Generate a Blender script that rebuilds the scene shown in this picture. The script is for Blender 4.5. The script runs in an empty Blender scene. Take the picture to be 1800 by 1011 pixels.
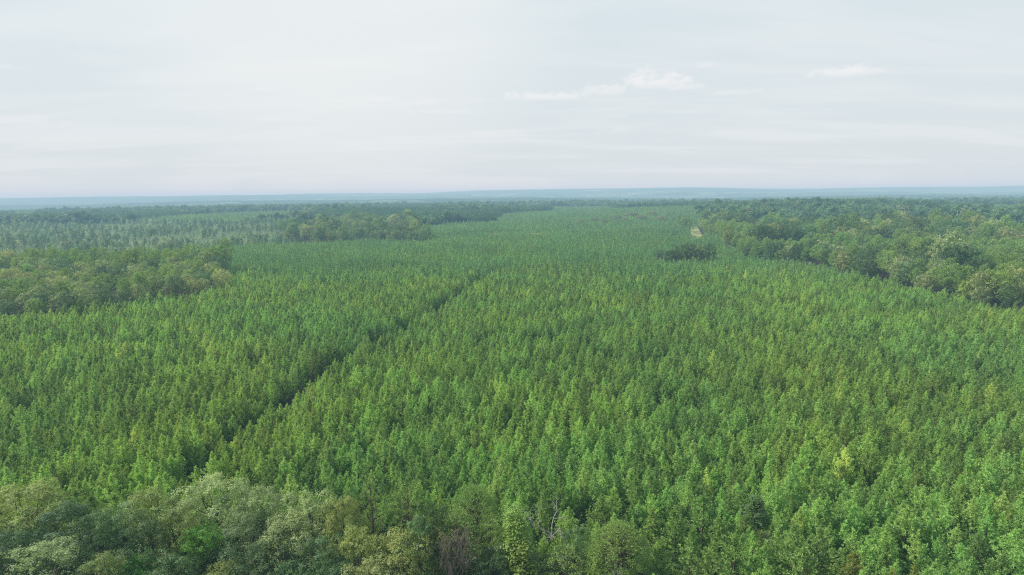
import bpy, math
import numpy as np
from mathutils import Matrix, Vector

R = math.radians
S = bpy.context.scene
COL = S.collection
rng = np.random.default_rng(7)

# ------------------------------------------------------------------ camera
F = 1200.0                       # focal length in pixels of the 1800 x 1011 photograph
CAMZ = 62.0
PITCH, ROLL = R(7.95), R(0.6)
CAM = np.array([0, 0, CAMZ])
fw = np.array([0, math.cos(PITCH), -math.sin(PITCH)])
r0 = np.array([1.0, 0, 0]); u0 = np.array([0, math.sin(PITCH), math.cos(PITCH)])
rt = r0 * math.cos(ROLL) - u0 * math.sin(ROLL)
up = u0 * math.cos(ROLL) + r0 * math.sin(ROLL)
cd = bpy.data.cameras.new('camera'); cam = bpy.data.objects.new('camera', cd); COL.objects.link(cam)
cd.sensor_width = 36; cd.lens = 24.0; cd.clip_start = 0.5; cd.clip_end = 90000
M = Matrix(((rt[0], up[0], -fw[0], 0), (rt[1], up[1], -fw[1], 0), (rt[2], up[2], -fw[2], CAMZ), (0, 0, 0, 1)))
cam.matrix_world = M
S.camera = cam

def ray(px, py):
    d = fw * F + rt * (px - 900) + up * (505.5 - py)
    return d / np.linalg.norm(d)

def project(P):
    q = np.asarray(P, float) - CAM
    d = q @ fw
    d = np.where(d > 1, d, 1e9)
    return 900 + F * (q @ rt) / d, 505.5 - F * (q @ up) / d, q @ fw

# ------------------------------------------------------------------ terrain
def sm(a, b, x):
    t = np.clip((x - a) / (b - a), 0, 1); return t * t * (3 - 2 * t)

def height(x, y):
    x = np.asarray(x, float); y = np.asarray(y, float)
    d = np.hypot(x, y)
    z = 0.9 * np.sin(x / 61 + 1.2) * np.sin(y / 83 + .4) * sm(120, 300, d)
    z += 17 * np.exp(-((x - 620) / 430) ** 2 - ((y - 1500) / 330) ** 2)
    z += 3 * np.exp(-((x - 1100) / 400) ** 2 - ((y - 1250) / 400) ** 2)
    z += -6 * np.exp(-((x + 620) / 330) ** 2 - ((y - 800) / 300) ** 2)
    z += 5 * np.exp(-((x + 420) / 350) ** 2 - ((y - 1750) / 200) ** 2)
    k = sm(1900, 4200, d)
    roll = (12 * np.sin(y / 640 + .5 * np.sin(x / 1500) + .7) + 9 * np.sin(y / 390 + x / 2300 + 2.1)
            + 10 * np.sin(x / 1900 + 1.1) + 7 * np.sin(x / 820 + y / 1500) + 4 * np.sin(x / 410 - y / 700 + 2))
    z += k * (roll * 1.05 - 5)
    z += -26 * sm(2900, 4100, d) + (74 + 12 * np.sin(x / 2300 + 1.0) + 7 * np.sin(x / 900) + 3 * np.sin(x / 370 + 2)) * sm(5200, 10500, d) - 60 * sm(11500, 15000, d)
    return z

def at(px, py, dz=0.0):
    """the point where the photo's pixel meets the surface dz above the terrain"""
    d = ray(px, py); z = dz
    for _ in range(12):
        t = (z - CAMZ) / min(d[2], -1e-3)
        p = CAM + d * t
        z = 0.5 * z + 0.5 * (float(height(p[0], p[1])) + dz)
    return p[:2]

def poly(pts):
    return np.array([at(p[0], p[1], p[2] if len(p) > 2 else 0) for p in pts])

def inside(P, poly_):
    x, y = P[:, 0], P[:, 1]; res = np.zeros(len(P), bool)
    n = len(poly_)
    for i in range(n):
        x1, y1 = poly_[i]; x2, y2 = poly_[(i + 1) % n]
        c = (y1 > y) != (y2 > y)
        with np.errstate(divide='ignore', invalid='ignore'):
            xi = (x2 - x1) * (y - y1) / (y2 - y1 + 1e-12) + x1
        res ^= c & (x < xi)
    return res

def vnoise(x, y, s, seed=0):
    """smooth value noise in 0..1"""
    g = np.random.default_rng(seed).random((128, 128))
    x = x / s + 1000.3; y = y / s + 1000.7
    xi = np.floor(x).astype(int); yi = np.floor(y).astype(int)
    fx = x - xi; fy = y - yi; fx = fx * fx * (3 - 2 * fx); fy = fy * fy * (3 - 2 * fy)
    a = g[xi % 128, yi % 128]; b = g[(xi + 1) % 128, yi % 128]
    c = g[xi % 128, (yi + 1) % 128]; d = g[(xi + 1) % 128, (yi + 1) % 128]
    return (a * (1 - fx) + b * fx) * (1 - fy) + (c * (1 - fx) + d * fx) * fy

# ------------------------------------------------------------------ materials
def nodes(m):
    m.use_nodes = True; nt = m.node_tree; nt.nodes.clear(); return nt

def N(nt, t, **kw):
    n = nt.nodes.new(t)
    for k, v in kw.items():
        if k.startswith('i_'):
            key = k[2:]; key = int(key) if key.isdigit() else key
            n.inputs[key].default_value = v
        else: setattr(n, k, v)
    return n

def math_node(nt, op, a, b=None, c=None):
    n = nt.nodes.new('ShaderNodeMath'); n.operation = op
    for i, v in enumerate((a, b, c)):
        if v is None: continue
        if isinstance(v, (int, float)): n.inputs[i].default_value = v
        else: nt.links.new(v, n.inputs[i])
    return n.outputs[0]

def mixc(nt, f, a, b, bt='MIX'):
    n = nt.nodes.new('ShaderNodeMix'); n.data_type = 'RGBA'; n.blend_type = bt
    ins = [n.inputs[0], n.inputs[6], n.inputs[7]]
    for s, v in zip(ins, (f, a, b)):
        if isinstance(v, (int, float)): s.default_value = v
        elif isinstance(v, tuple): s.default_value = (*v, 1) if len(v) == 3 else v
        else: nt.links.new(v, s)
    return n.outputs[2]

def foliage(name, a, b, c=None, trans=.32, vmin=.72, vmax=1.3, gloss=.25, rough=.55, cshare=.25, world=.30):
    """leaf material: a..b per leaf, c on a share of the trees, value per tree, slow drift across the land"""
    m = bpy.data.materials.new(name); nt = nodes(m); L = nt.links
    at_ = N(nt, 'ShaderNodeAttribute', attribute_name='tint')
    oi = N(nt, 'ShaderNodeObjectInfo')
    geo = N(nt, 'ShaderNodeNewGeometry')
    leaf = mixc(nt, at_.outputs['Fac'], a, b)
    if c:
        h = math_node(nt, 'FRACT', math_node(nt, 'MULTIPLY', oi.outputs['Random'], 7.31))
        f = math_node(nt, 'SMOOTH_MAX', math_node(nt, 'DIVIDE', math_node(nt, 'SUBTRACT', h, 1 - cshare), cshare), 0.0, 0.02)
        f = math_node(nt, 'MINIMUM', f, 1.0)
        leaf = mixc(nt, f, leaf, c)
    val = math_node(nt, 'MULTIPLY_ADD', oi.outputs['Random'], vmax - vmin, vmin)
    nz = N(nt, 'ShaderNodeTexNoise', i_Scale=.009, i_Detail=3.0)
    L.new(geo.outputs['Position'], nz.inputs['Vector'])
    wv = math_node(nt, 'MULTIPLY_ADD', nz.outputs[0], 2 * world, 1 - world)
    val = math_node(nt, 'MULTIPLY', val, wv)
    n2 = N(nt, 'ShaderNodeTexNoise', i_Scale=.017, i_Detail=2.0); L.new(geo.outputs['Position'], n2.inputs['Vector'])
    f2 = N(nt, 'ShaderNodeMapRange', i_1=.36, i_2=.64); L.new(n2.outputs[0], f2.inputs[0])
    leaf = mixc(nt, 1.0, leaf, mixc(nt, f2.outputs[0], (.92, .98, 1.06), (1.10, 1.02, .92)), 'MULTIPLY')
    hs = N(nt, 'ShaderNodeHueSaturation')
    L.new(leaf, hs.inputs['Color']); L.new(val, hs.inputs['Value'])
    hue = math_node(nt, 'MULTIPLY_ADD', math_node(nt, 'FRACT', math_node(nt, 'MULTIPLY', oi.outputs['Random'], 13.7)), .020, .487)
    L.new(hue, hs.inputs['Hue'])
    bs = N(nt, 'ShaderNodeBsdfPrincipled', i_Roughness=rough)
    bs.inputs['Specular IOR Level'].default_value = gloss
    L.new(hs.outputs[0], bs.inputs['Base Color'])
    tr = N(nt, 'ShaderNodeBsdfTranslucent')
    tc = mixc(nt, 1.0, hs.outputs[0], (1.9 * trans, 1.75 * trans, 1.2 * trans), 'MULTIPLY'); L.new(tc, tr.inputs[0])
    # a leaf reflects from one face and passes light through to the other
    dk = mixc(nt, 1.0, hs.outputs[0], (1.08 - .3 * trans,) * 3, 'MULTIPLY'); L.new(dk, bs.inputs['Base Color'])
    mx = N(nt, 'ShaderNodeAddShader')
    L.new(bs.outputs[0], mx.inputs[0]); L.new(tr.outputs[0], mx.inputs[1])
    o = N(nt, 'ShaderNodeOutputMaterial'); L.new(mx.outputs[0], o.inputs[0])
    return m

def bark(name, a, b, scale=3.0):
    m = bpy.data.materials.new(name); nt = nodes(m); L = nt.links
    tc = N(nt, 'ShaderNodeTexCoord'); mp = N(nt, 'ShaderNodeMapping'); mp.inputs['Scale'].default_value = (1, 1, .25)
    nz = N(nt, 'ShaderNodeTexNoise', i_Scale=scale, i_Detail=5.0)
    L.new(tc.outputs['Object'], mp.inputs[0]); L.new(mp.outputs[0], nz.inputs['Vector'])
    col = mixc(nt, nz.outputs[0], a, b)
    bs = N(nt, 'ShaderNodeBsdfPrincipled', i_Roughness=.9); L.new(col, bs.inputs['Base Color'])
    bp = N(nt, 'ShaderNodeBump', i_Strength=.6); L.new(nz.outputs[0], bp.inputs['Height']); L.new(bp.outputs[0], bs.inputs['Normal'])
    o = N(nt, 'ShaderNodeOutputMaterial'); L.new(bs.outputs[0], o.inputs[0])
    return m

MAT = {}
MAT['young'] = foliage('young_pine_needles', (.156, .284, .080), (.290, .425, .120), (.31, .41, .12), trans=.35, vmin=.66, vmax=1.26, cshare=.06, world=.30, gloss=.15)
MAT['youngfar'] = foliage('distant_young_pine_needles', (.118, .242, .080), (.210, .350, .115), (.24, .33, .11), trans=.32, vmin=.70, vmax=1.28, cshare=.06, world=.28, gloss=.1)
MAT['tallpine'] = foliage('tall_pine_needles', (.125, .225, .060), (.210, .320, .086), (.18, .27, .08), trans=.28, gloss=.15, vmin=.92, vmax=1.2)
MAT['oak'] = foliage('oak_leaves', (.066, .136, .056), (.125, .212, .084), (.17, .20, .08), trans=.36, gloss=.2)
MAT['sage'] = foliage('sage_leaves', (.155, .208, .082), (.300, .365, .155), trans=.34, gloss=.1, vmin=.85, vmax=1.15)
MAT['dark'] = foliage('dark_leaves', (.055, .105, .036), (.100, .165, .052), trans=.34, gloss=.2)
MAT['olive'] = foliage('olive_leaves', (.125, .175, .048), (.235, .285, .085), trans=.38, gloss=.2, vmin=.85, vmax=1.15)
MAT['lime'] = foliage('lime_leaves', (.110, .195, .042), (.190, .280, .066), trans=.42, gloss=.2, vmin=.85, vmax=1.2)
MAT['fern'] = foliage('bright_leaves', (.070, .180, .028), (.120, .260, .042), trans=.44, gloss=.15, vmin=.9, vmax=1.1)
MAT['gold'] = foliage('golden_needles', (.150, .200, .045), (.220, .250, .065), trans=.44, gloss=.15, vmin=.85, vmax=1.1)
MAT['regrow'] = foliage('regrowth_needles', (.125, .215, .120), (.225, .310, .190), (.24, .29, .18), trans=.4, gloss=.15, cshare=.4)
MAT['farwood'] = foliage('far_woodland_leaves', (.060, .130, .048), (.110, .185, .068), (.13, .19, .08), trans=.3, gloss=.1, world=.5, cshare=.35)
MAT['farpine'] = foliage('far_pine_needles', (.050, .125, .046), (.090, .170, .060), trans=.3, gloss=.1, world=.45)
MAT['tan'] = foliage('tan_leaves', (.13, .135, .075), (.20, .19, .11), trans=.3, gloss=.15)
MAT['bark'] = bark('grey_brown_bark', (.055, .045, .035), (.13, .105, .08))
MAT['pinebark'] = bark('reddish_pine_bark', (.07, .05, .035), (.16, .105, .07))
MAT['snag'] = bark('bleached_dead_wood', (.34, .31, .29), (.60, .57, .54))
MAT['twig'] = bark('mauve_brown_twigs', (.15, .125, .095), (.27, .22, .17))

# ------------------------------------------------------------------ mesh builder
class MB:
    def __init__(s): s.v = []; s.f = []; s.t = []; s.m = []; s.n = 0
    def add(s, V, Fc, tint=None, mat=0):
        """V (n,3), Fc (k,3|4) int"""
        if len(Fc) == 0: return
        s.v.append(V); s.f.append(Fc + s.n); s.n += len(V)
        s.t.append(np.full(len(Fc), .5) if tint is None else tint); s.m.append(np.full(len(Fc), mat))
    def mesh(s, name, mats, smooth=False):
        me = bpy.data.meshes.new(name)
        V = np.concatenate(s.v).astype(np.float32)
        cnt = np.concatenate([np.full(len(f), f.shape[1]) for f in s.f])
        loops = np.concatenate([f.ravel() for f in s.f]).astype(np.int32)
        me.vertices.add(len(V)); me.vertices.foreach_set('co', V.ravel())
        me.loops.add(len(loops)); me.loops.foreach_set('vertex_index', loops)
        me.polygons.add(len(cnt))
        st = np.concatenate([[0], np.cumsum(cnt)[:-1]]).astype(np.int32)
        me.polygons.foreach_set('loop_start', st)
        me.polygons.foreach_set('material_index', np.concatenate(s.m).astype(np.int32))
        me.update(calc_edges=True)
        if smooth: me.polygons.foreach_set('use_smooth', np.ones(len(cnt), bool))
        a = me.attributes.new('tint', 'FLOAT', 'FACE'); a.data.foreach_set('value', np.concatenate(s.t).astype(np.float32))
        for m in mats: me.materials.append(m)
        return me

def unit(v): return v / (np.linalg.norm(v, axis=-1, keepdims=True) + 1e-9)

def tube(mb, pts, rad, sides=5, mat=0):
    pts = np.asarray(pts, float); n = len(pts); rings = []
    tan = unit(np.gradient(pts, axis=0))
    for p, t, r in zip(pts, tan, rad):
        a = np.array([1, 0, 0]) if abs(t[0]) < .8 else np.array([0, 1, 0])
        u = unit(np.cross(t, a)); w = np.cross(t, u)
        th = np.arange(sides) * 2 * math.pi / sides
        rings.append(p + r * (np.cos(th)[:, None] * u + np.sin(th)[:, None] * w))
    V = np.concatenate(rings); Fc = []
    for i in range(n - 1):
        for k in range(sides):
            k2 = (k + 1) % sides
            Fc.append((i * sides + k, i * sides + k2, (i + 1) * sides + k2, (i + 1) * sides + k))
    mb.add(V, np.array(Fc), None, mat)

def blades(mb, base, dirs, length, width, g, mat=0, out=None):
    """kite-shaped needle sprays or leaves: 4-vertex faces from base along dirs"""
    n = len(base)
    dirs = unit(dirs); side = unit(np.cross(dirs, unit(g.normal(size=(n, 3)) * (1 if out is None else .38) + (0 if out is None else out))))
    length = np.broadcast_to(length, n)[:, None]; width = np.broadcast_to(width, n)[:, None]
    midp = base + dirs * length * .5 
    tip = base + dirs * length
    V = np.stack([base, midp + side * width * .5, tip, midp - side * width * .5], 1).reshape(-1, 3)
    Fc = np.arange(4 * n).reshape(n, 4)
    mb.add(V, Fc, g.random(n), mat)

def leaves(mb, pos, nrm, size, g, mat=0, asp=.62, tint=None):
    n = len(pos); nrm = unit(nrm)
    u = unit(np.cross(nrm, unit(g.normal(size=(n, 3))))); w = np.cross(nrm, u)
    s = np.broadcast_to(size, n)[:, None] * .5
    V = np.stack([pos - u * s, pos - w * s * asp, pos + u * s, pos + w * s * asp], 1).reshape(-1, 3)
    mb.add(V, np.arange(4 * n).reshape(n, 4), g.random(n) if tint is None else tint, mat)

def young_pine(seed, hi=True, H=10.0, Rr=1.75, zb=1.6, mats=('young', 'pinebark')):
    """plantation pine; returns (trunk mesh, crown mesh) for hi, or one joined mesh"""
    g = np.random.default_rng(seed); cr = MB(); tk = MB()
    lean = g.normal(size=2) * .12
    def axis(z): return np.array([lean[0] * (z / H) ** 2 * 2, lean[1] * (z / H) ** 2 * 2, z])
    zs = np.linspace(0, H * .97, 6)
    tube(tk if hi else cr, [axis(z) for z in zs], np.linspace(.14, .02, 6), 6 if hi else 3, 0 if hi else 1)
    z = zb; B = []; D = []; LN = []; step = .46 if hi else .8
    shape = g.uniform(.95, 1.25); topl = g.uniform(4.2, 6.0)
    while z < H - .15:
        t = (z - zb) / (H - zb)
        nb = g.integers(4, 7) if hi else 4
        ph = g.random() * 6.28
        for k in range(nb):
            a = ph + k * 6.283 / nb + g.normal() * .25
            Lb = (Rr * min(1.0, ((H - z) / topl) ** shape) * min(1, .5 + 2.2 * t) + .14) * g.uniform(.62, 1.15)
            el = R(8 + 48 * t + g.normal() * 8)
            d = np.array([math.cos(a) * math.cos(el), math.sin(a) * math.cos(el), math.sin(el)])
            p0 = axis(z)
            if hi and g.random() < .6: tube(cr, [p0, p0 + d * Lb * .9], [.03, .01], 3, 1)
            s = .42 * Lb
            while s <= Lb + .01:
                up_ = np.array([0, 0, .35 * (s / Lb) ** 2 * Lb])
                B.append(p0 + d * s + up_ + g.normal(size=3) * .05); D.append(unit(d + np.array([0, 0, .55]))); s += .30 if hi else .6
        z += step * g.uniform(.8, 1.2)
    for k in range(5 if hi else 3): B.append(axis(H + .25 - .25 * k)); D.append(np.array([0, 0, 1.0]))
    B = np.array(B); D = np.array(D); nbl = 12 if hi else 4
    B = np.repeat(B, nbl, 0); D = np.repeat(D, nbl, 0)
    D = unit(D + g.normal(size=D.shape) * .62)
    O = B * np.array([1, 1, 0]); O = unit(O) * .8 + np.array([0, 0, .62])
    n = len(B)
    blades(cr, B, D, g.uniform(.30, .50, n) * (1 if hi else 1.7), g.uniform(.075, .12, n) * (1 if hi else 2.6), g, 0, O)
    if hi: return tk.mesh('pine_trunk', [MAT[mats[1]]]), cr.mesh('pine_crown', [MAT[mats[0]], MAT[mats[1]]])
    return cr.mesh('small_pine', [MAT[mats[0]], MAT[mats[1]]])

def broadleaf(seed, H=18.0, Rr=4.6, lobes=34, per=300, ls=.24, mat='oak', hi=True, crown_h=None, cone=0.0, lobe_r=(.8, 1.9), joined=False, flat=1.0, trunk_r=.28):
    g = np.random.default_rng(seed); cr = MB(); tk = cr if joined else MB()
    ch = crown_h or min(H * .72, Rr * 2.1)
    cz = H - ch * .5
    tm = 1 if joined else 0
    C = []; Rad = []
    # lobes over an uneven dome
    ph = g.random(6) * 6.28
    for i in range(lobes):
        zz = 1 - 1.75 * ((i + .5) / lobes) ** 1.0
        a = i * 2.399963 + g.normal() * .25
        rr = math.sqrt(max(0, 1 - zz * zz))
        if cone: rr *= (1 - cone * (zz * .5 + .5)) ; 
        bump = 1 + .16 * math.sin(2 * a + ph[0]) + .12 * math.sin(3 * a + ph[1] + 3 * zz) + g.normal() * .08
        k = g.uniform(.62, 1.0) if g.random() < .8 else .45
        lr = g.uniform(*lobe_r)
        p = np.array([math.cos(a) * rr * (Rr - lr * .5) * bump * (k + .15), math.sin(a) * rr * (Rr - lr * .5) * bump * (k + .15), cz + zz * (ch * .5 - lr * .55) * (1 + .06 * g.normal())])
        C.append(p); Rad.append(lr)
    C = np.array(C); Rad = np.array(Rad)
    z0 = cz - ch * .30
    th = np.linspace(0, 1, 6)
    bend = g.normal(size=2) * .35
    tube(tk, [(bend[0] * t * t, bend[1] * t * t, t * (z0 + ch * .35)) for t in th], trunk_r * (1 - .75 * th), 7 if hi else 4, tm)
    top = np.array([bend[0], bend[1], z0])
    for i in range(0, lobes, 3 if hi else 5):
        q = C[i]; st = np.array([bend[0] * .5, bend[1] * .5, g.uniform(z0 - ch * .12, z0 + ch * .15)])
        mid = (st + q) / 2 + np.array([0, 0, -.4]) + g.normal(size=3) * .2
        tube(tk, [st, mid, q], [.11, .07, .025], 4 if hi else 3, tm)
    # leaves gathered in small sprays on each lobe
    for c, lr in zip(C, Rad):
        if hi and g.random() < .12: continue
        ns = max(4, per // 10)
        d = unit(g.normal(size=(ns, 3)) + np.array([0, 0, .55]))
        out = c + d * lr * np.array([1, 1, .8 * flat]) * g.uniform(.72, 1.1, (ns, 1))
        P = np.repeat(out, 10, 0) + g.normal(size=(ns * 10, 3)) * ls * (.75 if ls < .4 else .6)
        Nn = np.repeat(d, 10, 0) * 1.1 + np.array([0, 0, .3]) + g.normal(size=(ns * 10, 3)) * .30
        leaves(cr, P, Nn, g.uniform(.7, 1.25, len(P)) * ls, g, 0, tint=np.clip(g.random(len(P)) * .65 + g.random() * .35, 0, 1))
    mats = [MAT[mat], MAT['bark']]
    if joined: return cr.mesh('broad_tree', mats)
    return tk.mesh('trunk', [MAT['bark']]), cr.mesh('crown', mats[:1])

def tall_pine(seed, H=20.0, Rr=3.6, ch=9.0, clumps=70, bl=60, L=.38, W=.09, mat='tallpine', dome=False, joined=False, sparse=False):
    g = np.random.default_rng(seed); cr = MB(); tk = cr if joined else MB(); tm = 1 if joined else 0
    th = np.linspace(0, 1, 8); bend = g.normal(size=2) * .5
    ax = lambda t: np.array([bend[0] * t ** 2, bend[1] * t ** 2, t * H * .97])
    tube(tk, [ax(t) for t in th], .24 * (1 - .85 * th), 7 if not joined else 4, tm)
    for i in range(clumps):
        u = (i + .5) / clumps
        zz = H - ch * u ** .85
        t = zz / H
        prof = math.sqrt(max(0.02, 1 - (1 - u * 1.05) ** 2)) if dome else min(1, .3 + 1.7 * u) * (1 - .35 * max(0, u - .6) / .4)
        a = i * 2.39996 + g.normal() * .4
        rr = Rr * prof * (g.uniform(.55, 1.05) if not dome else g.uniform(.72, 1.03))
        c = ax(min(t, 1)) * np.array([1, 1, 0]) + np.array([math.cos(a) * rr, math.sin(a) * rr, zz])
        st = ax(max(0, min(1, t - .03 - .10 * g.random())))
        tube(tk, [st, (st + c) / 2 + np.array([0, 0, -.2]), c], [.06, .045, .02], 3, tm)
        n = bl; cl = g.uniform(.6, 1.0) * (.85 if sparse else 1)
        d = unit(g.normal(size=(n, 3)) + np.array([0, 0, .5]))
        base = c + d * np.array([1, 1, .5]) * cl * g.uniform(.25, .95, (n, 1))
        blades(cr, base, d + np.array([0, 0, .35]) + g.normal(size=(n, 3)) * .3, g.uniform(.8, 1.2, n) * L, g.uniform(.8, 1.2, n) * W, g, 0, unit(d) + np.array([0, 0, .4]))
    mats = [MAT[mat], MAT['pinebark']]
    if joined: return cr.mesh('tall_pine', mats)
    return tk.mesh('trunk', [MAT['pinebark']]), cr.mesh('crown', mats[:1])

def branching(mb, p, d, L, r, depth, g, spread=.6, up_=.15, sides=4, curl=.25):
    r = max(r, .020); n = 4; pts = [p]; dd = d.copy()
    for i in range(n):
        dd = unit(dd + g.normal(size=3) * curl * .35 + np.array([0, 0, up_ * .3])); pts.append(pts[-1] + dd * L / n)
    tube(mb, pts, np.linspace(r, r * .6, n + 1), sides, 0)
    if depth <= 0: return
    for k in range(g.integers(2, 4)):
        q = pts[g.integers(2, n + 1)]
        nd = unit(dd + g.normal(size=3) * spread + np.array([0, 0, up_]))
        branching(mb, q, nd, L * g.uniform(.55, .8), r * .5, depth - 1, g, spread, up_, 3, curl)

# ------------------------------------------------------------------ objects
def tag(o, label, cat, group=None, kind=None):
    if label: o['label'] = label
    if cat: o['category'] = cat
    if group: o['group'] = group
    if kind: o['kind'] = kind

def obj(name, me, parent=None):
    o = bpy.data.objects.new(name, me); COL.objects.link(o)
    if parent: o.parent = parent
    return o

def tree(name, parts, label, cat, xy, rz, sc, group=None, mats=None):
    """a tree = Empty at its foot + trunk + crown; parts = (trunk mesh, crown mesh)"""
    e = bpy.data.objects.new(name, None); COL.objects.link(e); e.empty_display_size = .5
    e.location = (xy[0], xy[1], float(height(xy[0], xy[1]))); e.rotation_euler = (0, 0, rz)
    e.scale = sc if isinstance(sc, tuple) else (sc, sc, sc)
    tag(e, label, cat, group)
    obj('trunk', parts[0], e)
    c = obj('crown', parts[1], e)
    if mats:
        c.material_slots[0].link = 'OBJECT'; c.material_slots[0].material = MAT[mats]
    return e

def scatter(name, P, rz, sc, sources, label, cat):
    """one 'stuff' object: geometry nodes place source trees on the points; sources are meshes"""
    P = np.asarray(P, float)
    if P.shape[1] == 2: P = np.column_stack([P, height(P[:, 0], P[:, 1])])
    me = bpy.data.meshes.new(name); n = len(P)
    me.vertices.add(n); me.vertices.foreach_set('co', P.astype(np.float32).ravel())
    rot = np.zeros((n, 3), np.float32); rot[:, 2] = rz
    a = me.attributes.new('rot', 'FLOAT_VECTOR', 'POINT'); a.data.foreach_set('vector', rot.ravel())
    sc = np.asarray(sc, np.float32); sc = np.repeat(sc[:, None], 3, 1) if sc.ndim == 1 else sc
    a = me.attributes.new('sca', 'FLOAT_VECTOR', 'POINT'); a.data.foreach_set('vector', sc.ravel())
    a = me.attributes.new('idx', 'INT', 'POINT'); a.data.foreach_set('value', rng.integers(0, len(sources), n).astype(np.int32))
    o = obj(name, me)
    ng = bpy.data.node_groups.new(name, 'GeometryNodeTree')
    ng.interface.new_socket('Geometry', in_out='INPUT', socket_type='NodeSocketGeometry')
    ng.interface.new_socket('Geometry', in_out='OUTPUT', socket_type='NodeSocketGeometry')
    L = ng.links; gi = ng.nodes.new('NodeGroupInput'); go = ng.nodes.new('NodeGroupOutput')
    iop = ng.nodes.new('GeometryNodeInstanceOnPoints'); jn = ng.nodes.new('GeometryNodeJoinGeometry')
    for s in sources:
        so = bpy.data.objects.new('source_' + s.name, s)
        oi = ng.nodes.new('GeometryNodeObjectInfo'); oi.inputs['As Instance'].default_value = True
        oi.inputs['Object'].default_value = so
        L.new(oi.outputs['Geometry'], jn.inputs[0])
    def attr(nm, t):
        q = ng.nodes.new('GeometryNodeInputNamedAttribute'); q.data_type = t; q.inputs['Name'].default_value = nm; return q.outputs['Attribute']
    L.new(gi.outputs[0], iop.inputs['Points']); L.new(jn.outputs[0], iop.inputs['Instance'])
    iop.inputs['Pick Instance'].default_value = True
    L.new(attr('idx', 'INT'), iop.inputs['Instance Index'])
    L.new(attr('rot', 'FLOAT_VECTOR'), iop.inputs['Rotation']); L.new(attr('sca', 'FLOAT_VECTOR'), iop.inputs['Scale'])
    L.new(iop.outputs[0], go.inputs[0])
    md = o.modifiers.new('scatter', 'NODES'); md.node_group = ng
    tag(o, label, cat, kind='stuff')
    return o

# ------------------------------------------------------------------ zones (photo pixels put on the land)
belt_near = poly([(-260, 905, 10), (0, 905, 10), (300, 900, 10), (600, 900, 10), (800, 905, 10), (960, 925, 10), (1060, 960, 10), (1120, 1011, 10), (1120, 1500, 10), (-260, 1500, 10)])
clump_left = poly([(-300, 556, 10), (0, 550, 10), (100, 545, 10), (230, 527, 10), (330, 513, 10), (395, 503, 10), (400, 474, 10), (365, 458, 18), (300, 450, 20), (150, 455, 20), (0, 460, 20), (-300, 468, 20)])
# main plantation outline
planted = poly([(-900, 1300, 10), (-900, 575, 10), (-300, 552, 10), (0, 548, 10), (100, 543, 10), (230, 525, 10), (330, 511, 10), (396, 500, 10), (400, 470, 10), (352, 455, 10), (330, 440, 10), (420, 432, 10), (560, 424, 10),
                (640, 421, 10), (740, 424, 10), (735, 414, 10), (690, 408, 10), (760, 394, 10), (850, 388, 10), (880, 378, 10), (905, 373, 10), (960, 371, 10), (1040, 371, 10), (1110, 373, 10), (1180, 379, 10), (1196, 390, 10), (1205, 402, 10), (1245, 406, 10),
                (1270, 425, 10), (1310, 453, 10), (1400, 458, 10), (1470, 470, 10), (1540, 487, 10), (1600, 500, 10), (1680, 518, 10), (1740, 531, 10), (1850, 548, 10), (2500, 640, 10), (3200, 1300, 10)])
regrowth = poly([(-300, 484, 4), (0, 480, 4), (200, 477, 4), (330, 470, 4), (420, 448, 4), (540, 436, 4), (490, 416, 4), (520, 402, 4), (620, 396, 4), (600, 387, 4), (480, 391, 4), (400, 392, 4), (250, 393, 4), (100, 398, 4), (-300, 402, 4)])
island = poly([(1135, 452, 10), (1190, 459, 10), (1262, 456, 10), (1225, 436, 10), (1160, 436, 10)])
track = poly([(1213, 432), (1246, 432), (1231, 408), (1223, 394), (1217, 394), (1213, 406)])
lane = np.array([at(335, 830, 8), at(350, 795, 8), at(430, 740, 8), at(490, 700, 8), at(520, 668, 8), at(608, 622, 8), at(695, 574, 8), at(765, 540, 8), at(855, 482, 8)])

def warp(P):
    k = sm(350, 800, P[:, 1])[:, None]
    w_ = np.column_stack([vnoise(P[:, 0], P[:, 1], 38, 91) - .5, vnoise(P[:, 0], P[:, 1], 38, 92) - .5]) * 34 + np.column_stack([vnoise(P[:, 0], P[:, 1], 110, 93) - .5, vnoise(P[:, 0], P[:, 1], 110, 94) - .5]) * 60 * sm(700, 1500, P[:, 1])[:, None]
    return P + w_ * k

def dist_line(P, Ln):
    d = np.full(len(P), 1e9)
    for a, b in zip(Ln[:-1], Ln[1:]):
        ab = b - a; t = np.clip(((P - a) @ ab) / (ab @ ab), 0, 1)
        d = np.minimum(d, np.linalg.norm(P - a - t[:, None] * ab, axis=1))
    return d

def in_view(P, z=8, mx=60, my=60):
    X, Y, D = project(np.column_stack([P, np.full(len(P), z)]))
    return (D > 5) & (X > -mx) & (X < 1800 + mx) & (Y < 1011 + my)

# ------------------------------------------------------------------ meshes
young_hi = [young_pine(10 + i, True, H=9.6 + .8 * (i % 3), Rr=1.8 + .18 * (i % 4), zb=1.0) for i in range(8)]
young_join = []
def joined(parts, name):
    a, b = parts; mb = MB()
    for me, off in ((b, 0), (a, len(b.materials))):
        V = np.empty(len(me.vertices) * 3, np.float32); me.vertices.foreach_get('co', V)
        k = len(me.polygons); ls = np.empty(k, np.int32); lt = np.empty(k, np.int32); mi = np.empty(k, np.int32); tn = np.empty(k, np.float32)
        me.polygons.foreach_get('loop_start', ls); me.polygons.foreach_get('loop_total', lt); me.polygons.foreach_get('material_index', mi)
        me.attributes['tint'].data.foreach_get('value', tn)
        vi = np.empty(len(me.loops), np.int32); me.loops.foreach_get('vertex_index', vi)
        mb.add(V.reshape(-1, 3), vi.reshape(-1, 4), tn, 0); mb.m[-1] = mi + off
    return mb.mesh(name, list(b.materials) + list(a.materials))
young_join = [joined(p, 'young_pine') for p in young_hi]
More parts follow.
